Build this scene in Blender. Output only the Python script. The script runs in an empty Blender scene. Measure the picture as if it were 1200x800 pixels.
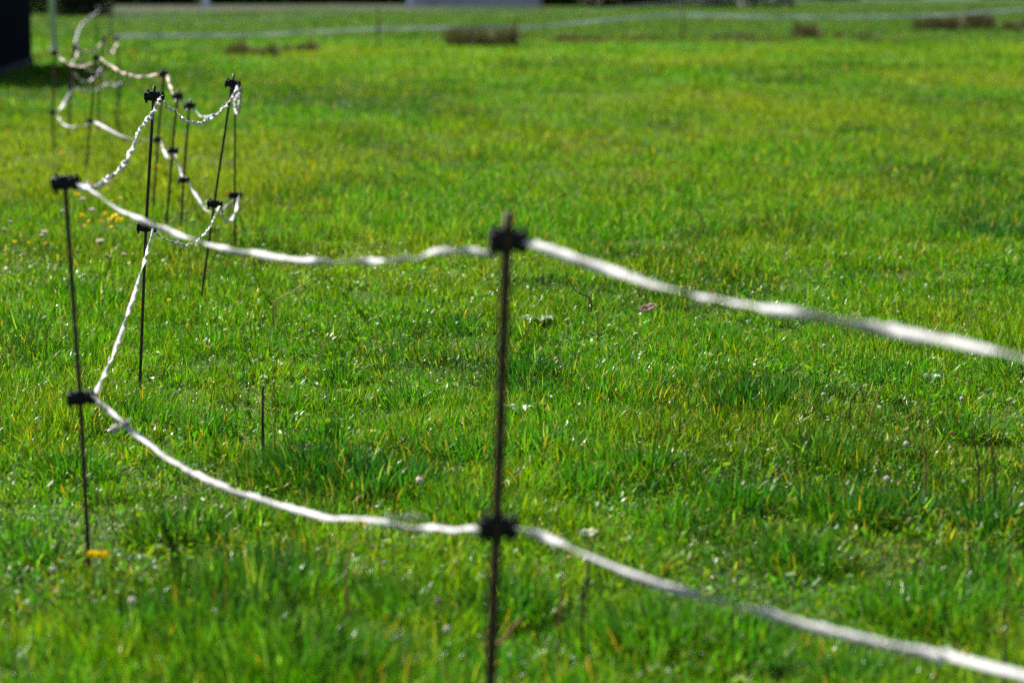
import bpy, math
import numpy as np
from math import radians, sin, cos, pi
from mathutils import Vector, Matrix

rng = np.random.default_rng(11)
C = bpy.context.scene.collection
S = bpy.context.scene

# ------------------------------------------------------------------ camera
CAM_H = 1.35
F = 2833.0                      # focal length in pixels of the 1200 px wide photograph
YH = -12.0                      # image row of the horizon
PITCH = math.atan((400 - YH) / F)
cam_data = bpy.data.cameras.new('camera')
cam = bpy.data.objects.new('camera', cam_data)
C.objects.link(cam)
cam.location = (0, 0, CAM_H)
cam.rotation_euler = (pi / 2 - PITCH, 0, 0)
cam_data.sensor_width = 36
cam_data.sensor_fit = 'HORIZONTAL'
cam_data.lens = 36 * F / 1200
cam_data.clip_start = 0.05
cam_data.clip_end = 2500
cam_data.dof.use_dof = True
cam_data.dof.focus_distance = 8.25
cam_data.dof.aperture_fstop = 2.75
S.camera = cam

# ------------------------------------------------------------------ light
SUN_EL, SUN_AZ = 47.0, -42.0    # azimuth from +Y, negative = towards -X
world = bpy.data.worlds.new('World')
S.world = world
world.use_nodes = True
nt = world.node_tree
bg = nt.nodes['Background']
sky = nt.nodes.new('ShaderNodeTexSky')
sky.sky_type = 'NISHITA'
sky.sun_disc = False
sky.sun_elevation = radians(SUN_EL)
sky.sun_rotation = radians(SUN_AZ)
nt.links.new(sky.outputs[0], bg.inputs[0])
bg.inputs[1].default_value = 0.05
sd = bpy.data.lights.new('sun', 'SUN')
sd.energy = 5.0
sd.angle = radians(0.5)
sd.color = (1.0, 0.95, 0.86)
sun = bpy.data.objects.new('sun', sd)
C.objects.link(sun)
v = Vector((sin(radians(SUN_AZ)) * cos(radians(SUN_EL)), cos(radians(SUN_AZ)) * cos(radians(SUN_EL)), sin(radians(SUN_EL))))
sun.rotation_euler = v.to_track_quat('Z', 'Y').to_euler()
sun.location = (-20, 20, 30)
S.view_settings.view_transform = 'Standard'
S.view_settings.look = 'None'
S.view_settings.gamma = 1
S.view_settings.use_curve_mapping = False
S.view_settings.exposure = 1.5
S.cycles.use_denoising = False
S.cycles.use_adaptive_sampling = False
try:
    S.cycles.sampling_pattern = 'BLUE_NOISE'
except Exception:
    pass
S.cycles.sample_clamp_direct = 6
S.cycles.sample_clamp_indirect = 2
S.cycles.max_bounces = 6
S.cycles.diffuse_bounces = 3
S.cycles.glossy_bounces = 2
S.cycles.transmission_bounces = 3
S.cycles.caustics_reflective = False
S.cycles.caustics_refractive = False

# ------------------------------------------------------------------ helpers
fwd = Vector((0, cos(PITCH), -sin(PITCH)))
upv = Vector((0, sin(PITCH), cos(PITCH)))
rgt = Vector((1, 0, 0))
EYE = Vector((0, 0, CAM_H))

def ray(u, v):
    return fwd + rgt * ((u - 600) / F) + upv * ((400 - v) / F)

def on_plane(u, v, z=0.0):
    d = ray(u, v)
    return EYE + d * ((z - CAM_H) / d.z)

def at_depth(u, v, y):
    d = ray(u, v)
    return EYE + d * (y / d.y)

def on_wall(u, v, a, b):
    """the point of the pixel's ray in the vertical plane through a and b"""
    d = ray(u, v)
    n = Vector((b.y - a.y, a.x - b.x, 0))
    den = d.dot(n)
    if abs(den) < 1e-6:
        return None
    t = (a - EYE).dot(n) / den
    return EYE + d * t

def hash2(ix, iy, seed):
    h = (ix.astype(np.int64) * 374761393 + iy.astype(np.int64) * 668265263 + seed * 1274126177) & 0xffffffff
    h = ((h ^ (h >> 13)) * 1274126177) & 0xffffffff
    h = h ^ (h >> 16)
    return (h & 0xffffff) / float(0xffffff)

def vnoise(x, y, scale, seed):
    x = np.asarray(x, float) / scale; y = np.asarray(y, float) / scale
    ix = np.floor(x); iy = np.floor(y)
    fx = x - ix; fy = y - iy
    fx = fx * fx * (3 - 2 * fx); fy = fy * fy * (3 - 2 * fy)
    a = hash2(ix, iy, seed); b = hash2(ix + 1, iy, seed)
    c = hash2(ix, iy + 1, seed); d = hash2(ix + 1, iy + 1, seed)
    return (a * (1 - fx) + b * fx) * (1 - fy) + (c * (1 - fx) + d * fx) * fy

def fbm(x, y, scale, seed, o=3):
    r = 0; w = 0.5; t = 0
    for k in range(o):
        r = r + w * vnoise(x, y, scale / 2 ** k, seed + 17 * k); t += w; w *= .5
    return r / t

def gz(x, y):
    x = np.asarray(x, float); y = np.asarray(y, float)
    near = (fbm(x, y, 0.7, 3) - .5) * 0.05 + (fbm(x, y, 4.0, 5, 2) - .5) * 0.06
    return near

def sm(x, a, b):
    t = np.clip((x - a) / (b - a), 0, 1)
    return t * t * (3 - 2 * t)

def new_obj(name, verts, faces, mat, parent=None, smooth=True):
    me = bpy.data.meshes.new(name)
    me.from_pydata([tuple(p) for p in verts], [], [tuple(f) for f in faces])
    me.materials.append(mat)
    if smooth:
        me.polygons.foreach_set('use_smooth', [True] * len(me.polygons))
    me.update()
    o = bpy.data.objects.new(name, me)
    C.objects.link(o)
    if parent is not None:
        o.parent = parent
    return o

def fast_mesh(name, verts, quads, tris, mat, col=None, smooth=False):
    """numpy arrays -> one mesh object"""
    nv = len(verts); nq = len(quads); ntr = len(tris)
    me = bpy.data.meshes.new(name)
    me.vertices.add(nv)
    me.vertices.foreach_set('co', np.ascontiguousarray(verts, np.float32).ravel())
    loops = np.concatenate([np.asarray(quads, np.int32).ravel(), np.asarray(tris, np.int32).ravel()])
    me.loops.add(len(loops))
    me.loops.foreach_set('vertex_index', loops)
    me.polygons.add(nq + ntr)
    st = np.concatenate([np.arange(nq) * 4, nq * 4 + np.arange(ntr) * 3]).astype(np.int32)
    me.polygons.foreach_set('loop_start', st)
    me.update(calc_edges=True)
    if col is not None:
        a = me.attributes.new('tint', 'FLOAT_COLOR', 'POINT')
        c4 = np.ones((nv, 4), np.float32); c4[:, :3] = col
        a.data.foreach_set('color', c4.ravel())
    if smooth:
        me.polygons.foreach_set('use_smooth', np.ones(nq + ntr, bool))
    me.materials.append(mat)
    o = bpy.data.objects.new(name, me)
    C.objects.link(o)
    return o

def tag(o, label=None, cat=None, group=None, kind=None):
    if label: o['label'] = label
    if cat: o['category'] = cat
    if group: o['group'] = group
    if kind: o['kind'] = kind
    return o

def empty(name, loc):
    o = bpy.data.objects.new(name, None)
    C.objects.link(o)
    o.location = loc
    o.empty_display_size = 0.1
    return o

class MB:
    """collects shapes into one mesh"""
    def __init__(s): s.v = []; s.f = []
    def add(s, v, f):
        n = len(s.v); s.v += [Vector(p) for p in v]; s.f += [tuple(i + n for i in q) for q in f]
    def tube(s, pts, rad, n=8, cap=True):
        pts = [Vector(p) for p in pts]
        if not hasattr(rad, '__len__'): rad = [rad] * len(pts)
        t0 = (pts[-1] - pts[0]).normalized()
        ref = Vector((0, 0, 1)) if abs(t0.z) < .8 else Vector((1, 0, 0))
        v = []; f = []
        for i, p in enumerate(pts):
            t = (pts[min(i + 1, len(pts) - 1)] - pts[max(i - 1, 0)]).normalized()
            a = t.cross(ref).normalized(); b = t.cross(a).normalized()
            for k in range(n):
                q = 2 * pi * k / n
                v.append(p + (a * cos(q) + b * sin(q)) * rad[i])
        for i in range(len(pts) - 1):
            for k in range(n):
                f.append((i * n + k, i * n + (k + 1) % n, (i + 1) * n + (k + 1) % n, (i + 1) * n + k))
        if cap:
            f.append(tuple(range(n))[::-1]); f.append(tuple((len(pts) - 1) * n + k for k in range(n)))
        s.add(v, f)
    def box(s, c, d, m=None):
        c = Vector(c); v = []
        for x in (-.5, .5):
            for y in (-.5, .5):
                for z in (-.5, .5):
                    p = Vector((x * d[0], y * d[1], z * d[2]))
                    if m: p = m @ p
                    v.append(c + p)
        s.add(v, [(0, 1, 3, 2), (4, 6, 7, 5), (0, 4, 5, 1), (2, 3, 7, 6), (0, 2, 6, 4), (1, 5, 7, 3)])
    def ball(s, c, r, n=8, sq=(1, 1, 1), wob=0, seed=0):
        c = Vector(c); v = []; f = []; m = n // 2 + 1
        rr = np.random.default_rng(seed)
        v.append(c + Vector((0, 0, r * sq[2])))
        for i in range(1, m):
            th = pi * i / m
            for k in range(n):
                ph = 2 * pi * k / n
                w = 1 + wob * (rr.random() - .5)
                v.append(c + Vector((sin(th) * cos(ph) * r * sq[0] * w, sin(th) * sin(ph) * r * sq[1] * w, cos(th) * r * sq[2] * w)))
        v.append(c - Vector((0, 0, r * sq[2])))
        for k in range(n): f.append((0, 1 + k, 1 + (k + 1) % n))
        for i in range(m - 2):
            for k in range(n):
                a = 1 + i * n
                f.append((a + k, a + n + k, a + n + (k + 1) % n, a + (k + 1) % n))
        L = len(v) - 1; a = 1 + (m - 2) * n
        for k in range(n): f.append((a + k, L, a + (k + 1) % n))
        s.add(v, f)
    def xf(s, m):
        s.v = [m @ p for p in s.v]; return s
    def build(s, name, mat, parent=None, smooth=True):
        return new_obj(name, s.v, s.f, mat, parent, smooth)

# ------------------------------------------------------------------ materials
def principled(name, col, rough=.5, spec=.5, metallic=0, noise=None, bump=None, transl=0):
    m = bpy.data.materials.new(name); m.use_nodes = True
    n = m.node_tree.nodes; l = m.node_tree.links
    p = n['Principled BSDF']; out = n['Material Output']
    p.inputs['Base Color'].default_value = (*col, 1)
    p.inputs['Roughness'].default_value = rough
    p.inputs['Metallic'].default_value = metallic
    p.inputs['Specular IOR Level'].default_value = spec
    csock = None
    if noise:
        sc, c2, lo, hi = noise
        tc = n.new('ShaderNodeTexCoord'); nz = n.new('ShaderNodeTexNoise'); nz.inputs['Scale'].default_value = sc
        nz.inputs['Detail'].default_value = 5
        l.new(tc.outputs['Object'], nz.inputs['Vector'])
        r = n.new('ShaderNodeMapRange'); r.inputs[1].default_value = lo; r.inputs[2].default_value = hi
        l.new(nz.outputs[0], r.inputs[0])
        mx = n.new('ShaderNodeMix'); mx.data_type = 'RGBA'
        mx.inputs[6].default_value = (*col, 1); mx.inputs[7].default_value = (*c2, 1)
        l.new(r.outputs[0], mx.inputs[0]); l.new(mx.outputs[2], p.inputs['Base Color'])
        csock = mx.outputs[2]
    if bump:
        tc = n.new('ShaderNodeTexCoord'); nz = n.new('ShaderNodeTexNoise'); nz.inputs['Scale'].default_value = bump[0]
        l.new(tc.outputs['Object'], nz.inputs['Vector'])
        b = n.new('ShaderNodeBump'); b.inputs['Strength'].default_value = bump[1]; b.inputs['Distance'].default_value = bump[2]
        l.new(nz.outputs[0], b.inputs['Height']); l.new(b.outputs[0], p.inputs['Normal'])
    if transl:
        t = n.new('ShaderNodeBsdfTranslucent'); t.inputs[0].default_value = (*col, 1)
        if csock: l.new(csock, t.inputs[0])
        x = n.new('ShaderNodeMixShader'); x.inputs[0].default_value = transl
        l.new(p.outputs[0], x.inputs[1]); l.new(t.outputs[0], x.inputs[2]); l.new(x.outputs[0], out.inputs[0])
    return m

def tinted(name, rough, spec, transl, tmul=(1.1, 1.35, .3)):
    m = bpy.data.materials.new(name); m.use_nodes = True
    n = m.node_tree.nodes; l = m.node_tree.links
    p = n['Principled BSDF']; out = n['Material Output']
    a = n.new('ShaderNodeAttribute'); a.attribute_name = 'tint'
    l.new(a.outputs['Color'], p.inputs['Base Color'])
    p.inputs['Roughness'].default_value = rough
    p.inputs['Specular IOR Level'].default_value = spec
    if transl:
        t = n.new('ShaderNodeBsdfTranslucent')
        mm = n.new('ShaderNodeMix'); mm.data_type = 'RGBA'; mm.blend_type = 'MULTIPLY'; mm.inputs[0].default_value = 1
        l.new(a.outputs['Color'], mm.inputs[6]); mm.inputs[7].default_value = (*tmul, 1)
        l.new(mm.outputs[2], t.inputs[0])
        x = n.new('ShaderNodeMixShader'); x.inputs[0].default_value = transl
        l.new(p.outputs[0], x.inputs[1]); l.new(t.outputs[0], x.inputs[2]); l.new(x.outputs[0], out.inputs[0])
    return m

M_blade = tinted('grass_blade', .28, .10, .42)
M_herb = tinted('herb_leaf', .4, .15, .42)
M_bladefar = tinted('distant_grass_blade', .55, .08, .40)
M_soil = tinted('turf_soil', .9, .2, 0)
M_dry = tinted('dry_blade', .6, .3, .3, (1, 1, .9))
M_leafm = tinted('leaf_mass', .5, .3, .25)
M_tape = principled('white_poly_tape', (.58, .565, .58), .6, .3, noise=(22, (.34, .32, .32), .45, .68), bump=(700, .6, .0008), transl=.2)
M_tape_old = principled('yellowed_poly_tape', (.50, .38, .27), .6, .3, noise=(14, (.50, .46, .44), .4, .7), transl=.2)
M_tape_far = principled('bright_white_tape', (.72, .72, .72), .6, .3, noise=(1.2, (.45, .46, .47), .35, .65), transl=.25)
M_rod = principled('dark_brown_rod', (.013, .007, .005), .5, .3, noise=(60, (.07, .030, .016), .35, .65), bump=(300, .3, .001))
M_rod_near = principled('rusty_brown_rod', (.080, .046, .022), .7, .2, noise=(70, (.020, .010, .006), .45, .62), bump=(200, .5, .002))
M_ins = principled('black_plastic', (.003, .003, .0045), .5, .22, noise=(200, (.006, .006, .008), .4, .7), bump=(500, .2, .0006))
M_screw = principled('rusty_screw', (.12, .03, .02), .5, .5, metallic=.4)
M_yellow = principled('yellow_petal', (.90, .68, .005), .6, .1, transl=.4)
M_stem = principled('flower_stem', (.09, .17, .03), .5, .4, transl=.2)
M_white = principled('white_floret', (.80, .74, .68), .6, .2, noise=(300, (.65, .52, .46), .45, .75), transl=.4)
M_purple = principled('clover_floret', (.30, .08, .18), .6, .3, noise=(400, (.45, .25, .32), .4, .7), transl=.25)
M_paleg = principled('pale_green_bud', (.42, .48, .16), .6, .3, transl=.3)
M_straw = principled('straw', (.42, .26, .09), .6, .3, noise=(60, (.3, .15, .05), .4, .7), transl=.15)
M_darkst = principled('dark_dry_stalk', (.035, .015, .010), .7, .3, noise=(80, (.10, .045, .02), .5, .8))
M_redst = principled('reddish_dry_stalk', (.22, .07, .03), .7, .3, noise=(80, (.32, .16, .06), .4, .8))
M_pinkleaf = principled('dry_pinkish_leaf', (.27, .15, .14), .7, .2, noise=(60, (.33, .25, .13), .4, .7), transl=.4)
M_palleaf = principled('pale_dry_leaf', (.68, .70, .45), .5, .2, transl=.45)
M_broad = principled('broad_green_leaf', (.13, .24, .08), .35, .5, noise=(50, (.18, .30, .12), .4, .7), transl=.25)
M_navy = principled('dark_navy_cladding', (.004, .006, .012), .95, .05, noise=(3, (.006, .008, .015), .4, .7))
M_roofm = principled('dark_roof_sheet', (.006, .008, .012), .9, .1, noise=(2, (.009, .010, .014), .4, .7))
M_galv = principled('galvanised_steel', (.34, .35, .48), .6, .3, noise=(6, (.28, .29, .40), .4, .7))
M_road = principled('pale_gravel_road', (.036, .033, .022), .9, .1, noise=(.12, (.018, .030, .008), .35, .65))
M_bwall = principled('pale_grey_render', (.50, .46, .48), .8, .3, noise=(.8, (.36, .33, .35), .4, .7))
M_broof = principled('grey_roof_tiles', (.10, .09, .10), .8, .3, noise=(2, (.07, .06, .06), .4, .7))
M_glass = principled('window_glass', (.02, .025, .03), .08, .6)
M_bark = principled('shrub_bark', (.07, .05, .035), .9, .2, noise=(6, (.04, .03, .02), .4, .7))
M_wpost = principled('white_painted_post', (.75, .75, .78), .6, .3)

# ------------------------------------------------------------------ ground
G_FRESH = np.array([.058, .192, .000])
G_DEEP = np.array([.010, .060, .003])
G_YEL = np.array([.165, .215, .000])
G_BLUE = np.array([.055, .165, .060])
G_STRAW = np.array([.46, .34, .06])
G_PALE = np.array([.22, .33, .08])
G_ORANGE = np.array([.48, .24, .03])
G_BROWN = np.array([.045, .042, .010])

PLACES = []
for (u_, v_, ru, rv, a_) in [(55, 160, 110, 26, .95), (120, 205, 120, 22, .9), (300, 175, 90, 12, .6), (850, 118, 150, 14, .9), (960, 140, 120, 16, .9), (1110, 175, 110, 14, .8),
                          (700, 125, 90, 12, .6), (600, 160, 120, 10, .6), (430, 312, 80, 14, .6), (760, 205, 120, 14, .6), (980, 230, 120, 14, .7), (330, 455, 110, 22, .5), (470, 490, 90, 18, .5),
                          (700, 322, 90, 10, .7), (900, 300, 120, 12, .6), (1120, 300, 70, 8, .8), (560, 75, 200, 6, .6), (1000, 62, 250, 5, .8), (330, 250, 100, 10, .6), (60, 740, 90, 40, .5), (1000, 640, 80, 20, .4),
                          (190, 92, 160, 13, -.9), (380, 108, 120, 12, -.9), (640, 78, 70, 5, -.8), (150, 62, 110, 8, -.8), (1010, 156, 26, 5, -1.2), (822, 284, 26, 6, -1.2), (1142, 276, 45, 7, -1.2), (440, 218, 60, 7, -.9),
                          (560, 190, 60, 6, -.8), (520, 255, 50, 8, -.8), (780, 170, 60, 6, -.7), (720, 260, 50, 7, -.8), (1050, 330, 100, 10, -.8), (880, 340, 60, 8, -.7), (640, 345, 60, 10, -.8), (60, 112, 60, 7, -.8),
                          (300, 300, 70, 12, -.8), (400, 560, 120, 30, -.9), (300, 690, 120, 45, -.7), (880, 470, 60, 14, -.8), (610, 430, 50, 14, -.8), (1000, 80, 120, 6, -.7), (900, 95, 60, 5, -.7)]:
    c_ = on_plane(u_, v_); d_ = on_plane(u_, v_ - rv)
    PLACES.append((c_.x, c_.y, ru * c_.y / F, d_.y - c_.y, a_))

def patch_colour(x, y, n_):
    """low frequency colour of the sward"""
    x = np.asarray(x, float); y = np.asarray(y, float)
    # stretch the noise so that patches keep their size with distance
    a = fbm(x, y * .5, .7, 21); b = fbm(x, y * .45, 4.0, 31); c = fbm(x, y * .5, .75, 41)
    yel = sm(b, .40, .70) * .8 * sm(y, 8, 16) * (1 - sm(y, 48, 64)) + .38 * sm(a, .5, .7)
    # worn yellow and lush dark places of this meadow: x, y, half widths, strength
    for (px_, py_, rx, ry, a_) in PLACES:
        q = (a_ * .95 if a_ > 0 else a_) * np.exp(-((x - px_) / rx) ** 2 - ((y - py_) / ry) ** 2) * (.45 + 1.1 * vnoise(x, y * .6, rx * .35, 55))
        if a_ > 0: yel = np.maximum(yel, q)
        else: c = c - q * .5; yel = yel * (1 + np.clip(q, -.9, 0))
    dp = (sm(c, .46, .68) * .95)[:, None]
    # the yellower bands of the meadow
    d1 = np.exp(-((y - 22 - .25 * x) / 7.0) ** 2) * sm(b, .3, .6) * .55
    yel = np.clip(yel + d1, 0, 1)[:, None]
    dp = (sm(c, .48, .72) * .8)[:, None]
    col = G_FRESH * (1 - dp) + G_DEEP * dp
    col = col * (1 - yel) + G_YEL * yel
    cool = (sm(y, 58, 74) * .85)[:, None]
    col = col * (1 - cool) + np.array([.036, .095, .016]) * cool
    # brown strip of rough dry growth in front of the far fence
    strip = np.exp(-((y - 67 + .1 * x + 3 * (fbm(x, x * 0, 6, 77) - .5)) / 4.5) ** 2) * sm(vnoise(x, y * .4, 2.0, 91), .15, .5) * sm(x, -6, 3) * .95
    strip = strip[:, None]
    col = col * (1 - strip) + G_BROWN * strip
    return col

ys = np.concatenate([np.linspace(-6, 3, 12), 3 * (1 + .016) ** np.arange(1, 340)])
ys = ys[ys < 700]
xs_n = np.linspace(-1, 1, 141)
GX = np.sign(xs_n)[None, :] * (np.abs(xs_n)[None, :] ** 1.6) * (np.clip(ys, 8, None)[:, None] * .9 + 4)
GY = np.repeat(ys[:, None], 141, 1)
gv = np.stack([GX, GY, gz(GX, GY)], -1).reshape(-1, 3)
nr, nc = GX.shape
ii = (np.arange(nr - 1)[:, None] * nc + np.arange(nc - 1)[None, :]).ravel()
gq = np.stack([ii, ii + 1, ii + nc + 1, ii + nc], 1)
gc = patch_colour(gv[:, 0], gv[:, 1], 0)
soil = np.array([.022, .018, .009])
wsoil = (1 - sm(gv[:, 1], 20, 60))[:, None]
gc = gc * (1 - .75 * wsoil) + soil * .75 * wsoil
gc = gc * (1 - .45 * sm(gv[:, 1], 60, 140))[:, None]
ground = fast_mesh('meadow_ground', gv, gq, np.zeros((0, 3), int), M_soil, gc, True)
tag(ground, kind='structure')

# ------------------------------------------------------------------ grass
TUFTS = [(400, 435, .10, .10), (618, 430, .13, .12), (690, 455, .10, .09), (885, 470, .14, .12), (960, 455, .08, .09),
         (370, 545, .22, .12), (450, 560, .16, .12), (545, 600, .12, .10), (300, 690, .25, .14), (350, 770, .25, .14),
         (1000, 590, .14, .12), (1130, 500, .10, .11), (940, 640, .12, .11), (770, 730, .16, .12), (205, 610, .12, .12),
         (540, 380, .10, .10), (120, 350, .15, .11), (80, 340, .14, .11), (30, 380, .12, .11), (270, 330, .12, .10),
         (250, 740, .2, .13), (840, 395, .1, .09), (1050, 400, .12, .1), (640, 520, .1, .1), (760, 545, .12, .1), (1090, 700, .14, .12),
         (600, 700, .12, .11), (480, 460, .1, .09), (860, 580, .12, .1), (1170, 600, .12, .11), (1140, 275, .2, .09), (1010, 155, .25, .08)]
trng = np.random.default_rng(77)
for k in range(46):
    TUFTS.append((trng.uniform(0, 1200), trng.uniform(310, 800), trng.uniform(.05, .13), trng.uniform(.07, .105)))
TP = [(on_plane(u, v_, .03), r, h) for u, v_, r, h in TUFTS]

def blade_mesh(name, px, py, h, w, yaw, lean, curl, face, col, tipcol, tipamt, seg, mat):
    """px..: arrays of one value per blade; each blade is a tapered, bent strip"""
    n = len(px)
    pz = gz(px, py) - .004
    t = np.linspace(0, 1, seg + 1)
    dirx = np.cos(yaw); diry = np.sin(yaw)
    # the strip bends over towards its yaw direction
    ang0 = lean[:, None] + curl[:, None] * t[None, :] ** 1.3        # angle from the vertical
    ds = h[:, None] / seg
    hx = np.concatenate([np.zeros((n, 1)), np.cumsum(np.sin(ang0[:, :-1]) * ds, 1)], 1)
    hz = np.concatenate([np.zeros((n, 1)), np.cumsum(np.cos(ang0[:, :-1]) * ds, 1)], 1)
    cx = px[:, None] + dirx[:, None] * hx
    cy = py[:, None] + diry[:, None] * hx
    cz = pz[:, None] + hz
    wd = w[:, None] * np.clip(.55 + 1.0 * t - .35 * t * t, 0, 1)[None, :] * np.clip((1 - t) * 2.2, 0, 1)[None, :] ** .8
    sx = -np.sin(face)[:, None]; sy = np.cos(face)[:, None]
    L = np.stack([cx - sx * wd / 2, cy - sy * wd / 2, cz], -1)[:, :seg]
    R = np.stack([cx + sx * wd / 2, cy + sy * wd / 2, cz], -1)[:, :seg]
    T = np.stack([cx, cy, cz], -1)[:, seg:]
    V = np.concatenate([L, R, T], 1)                      # n, 2seg+1, 3
    nvb = 2 * seg + 1
    base = (np.arange(n) * nvb)[:, None]
    q = []
    for k in range(seg - 1):
        q.append(np.stack([base[:, 0] + k, base[:, 0] + seg + k, base[:, 0] + seg + k + 1, base[:, 0] + k + 1], 1))
    quads = np.concatenate(q, 0) if q else np.zeros((0, 4), int)
    tris = np.stack([base[:, 0] + seg - 1, base[:, 0] + 2 * seg - 1, base[:, 0] + 2 * seg], 1)
    tt = np.concatenate([t[:seg], t[:seg], t[seg:]])
    a = (np.clip((tt[None, :] - .35) / .5, 0, 1) * tipamt[:, None])[:, :, None]
    cc = col[:, None, :] * (1 - a) + tipcol[:, None, :] * a
    return fast_mesh(name, V.reshape(-1, 3), quads, tris, mat, cc.reshape(-1, 3), True)

def scatter(y0, y1, dens0, ref, pw, margin):
    """points in the wedge the lens sees (and a little more); density falls with distance"""
    out = []
    y = y0
    while y < y1:
        y2 = min(y * 1.06, y1)
        half = .2118 * 1.06 * y2 + margin
        d = dens0 * min(1.0, (ref / y) ** pw)
        k = int(2 * half * (y2 - y) * d)
        out.append(np.stack([rng.uniform(-half, half, k), rng.uniform(y, y2, k)], 1))
        y = y2
    return np.concatenate(out)

def make_grass(name, P, seg, hbase, wbase, label, near):
    x, y = P[:, 0], P[:, 1]
    n = len(x)
    dist = np.clip(y, 8, None)
    col = patch_colour(x, y, n)
    clump = fbm(x, y, .16, 61, 2); big = fbm(x, y, .75, 71, 2)
    hm = .38 + .75 * sm(clump, .35, .75) + .50 * sm(big, .35, .75)
    h = hbase * hm * rng.uniform(.5, 1.35, n)
    tuft = np.zeros(n)
    yaw = rng.uniform(0, 2 * pi, n)
    if seg > 2:
        for (c, r, hh) in TP:
            if c.y > 13: r = r * 1.6
            dx = x - c.x; dy = y - c.y
            m = np.exp(-(dx * dx + dy * dy) / (r * r * .6))
            pick = m > .12
            h = np.where(pick, np.maximum(h, hh * 1.2 * (.45 + .65 * rng.random(n)) * (m ** .3)), h)
            tuft = np.maximum(tuft, m)
            out = np.arctan2(dy, dx) + rng.normal(0, 1.2, n)
            yaw = np.where(pick, out, yaw)
    w = wbase * (dist / 8) ** .78 * rng.uniform(.55, 1.45, n)
    lean = np.abs(rng.normal(0, .38, n)) + .04
    flop = rng.random(n) < .44
    lean = np.where(flop, rng.uniform(.8, 1.4, n), lean)
    curl = rng.uniform(-.1, 1.0, n) + np.where(rng.random(n) < .25, rng.uniform(.5, 1.6, n), 0)
    face = yaw + rng.normal(0, .9, n)
    # colours of single blades
    r = rng.random(n)
    yl = r < .16; bl = (r > .20) & (r < .36 + .0 * r); st = (r > .955); dk = (r > .42) & (r < .58)
    col = np.where(yl[:, None], col * .55 + G_YEL * .55 * (1 - .6 * sm(y, 58, 74))[:, None], col)
    col = np.where(bl[:, None], col * .5 + G_BLUE * .6, col)
    col = np.where(dk[:, None], col * .4 + G_DEEP * .55, col)
    tf = (np.clip(tuft * 1.2, 0, 1) * (rng.random(n) < .75))[:, None]
    col = col * (1 - tf * .7) + np.array([.022, .105, .018]) * tf * .7
    w_t = 1 + .5 * tf[:, 0]
    strawness = sm(fbm(x, y, .5, 81, 2), .45, .75)
    st = st & (rng.random(n) < .4 + .6 * strawness) & (tuft < .2)
    col = np.where(st[:, None], G_STRAW * rng.uniform(.6, 1.15, (n, 1)), col)
    pale = rng.random(n) < .05
    col = np.where(pale[:, None], G_PALE, col)
    org = (rng.random(n) < .004 + .022 * strawness)
    thatch = flop & (rng.random(n) < .07 + .42 * strawness)
    h = np.where(thatch, h * .6, h)
    col = np.where(org[:, None], G_ORANGE * rng.uniform(.6, 1.1, (n, 1)), col)
    col = np.where(thatch[:, None], np.array([.17, .10, .045]), col)
    col = col * rng.uniform(.42, 1.5, (n, 1))
    tipamt = np.where((rng.random(n) < .08) & (tuft < .3), rng.uniform(.4, 1, n), 0)
    tipcol = np.where((rng.random(n) < .55)[:, None], G_STRAW, G_ORANGE)
    o = blade_mesh(name, x, y, h, w * w_t, yaw, lean, curl, face, col, tipcol, tipamt, seg, M_blade if near else M_bladefar)
    tag(o, label, 'grass', kind='stuff')
    return o

P = scatter(3.2, 12.5, 20000, 7.5, 1.5, .75)
make_grass('grass', P, 4, .062, .0033, 'short green meadow grass in and around the nearest posts', True)
P = scatter(12.5, 34, 6500, 12.5, 2.0, 1.2)
make_grass('grass', P, 3, .075, .0036, 'yellowish green meadow grass across the middle of the field', False)
P = scatter(34, 300, 700, 34, 2.0, 4)
make_grass('grass', P, 2, .08, .0046, 'blurred green grass in the far part of the field', False)

# low herb leaves between the blades
def herb_leaves():
    P = scatter(3.4, 12.5, 2600, 7, 1.3, .6)
    x, y = P[:, 0], P[:, 1]
    keep = vnoise(x, y, .35, 101) * .7 + rng.random(len(x)) * .5 > .68
    x = x[keep]; y = y[keep]; n = len(x)
    z = gz(x, y) + rng.uniform(.008, .042, n)
    k = 6
    ph = np.linspace(0, 2 * pi, k, endpoint=False)
    r = rng.uniform(.0025, .0060, n); el = rng.uniform(1.0, 2.4, n); rot = rng.uniform(0, 2 * pi, n)
    tx = rng.normal(0, .6, n); ty = rng.normal(-.25, .6, n)
    lx = np.cos(ph)[None] * (r * el)[:, None]; ly = np.sin(ph)[None] * r[:, None]
    X = lx * np.cos(rot)[:, None] - ly * np.sin(rot)[:, None]
    Y = lx * np.sin(rot)[:, None] + ly * np.cos(rot)[:, None]
    Z = X * tx[:, None] + Y * ty[:, None] + .15 * (lx ** 2 + ly ** 2) / r[:, None]
    V = np.stack([X + x[:, None], Y + y[:, None], Z + z[:, None]], -1)
    b = np.arange(n) * k
    quads = np.concatenate([np.stack([b, b + 1, b + 2, b + 3], 1), np.stack([b, b + 3, b + 4, b + 5], 1)])
    pal = np.array([[.05, .16, .01], [.09, .19, .01], [.06, .17, .04], [.15, .20, .02]])
    col = pal[rng.integers(0, 4, n)] * rng.uniform(.7, 1.25, (n, 1))
    o = fast_mesh('low_herbs', V.reshape(-1, 3), quads, np.zeros((0, 3), int), M_herb, np.repeat(col, k, 0))
    tag(o, 'small round clover and herb leaves low among the grass', 'herbs', kind='stuff')
herb_leaves()

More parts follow.
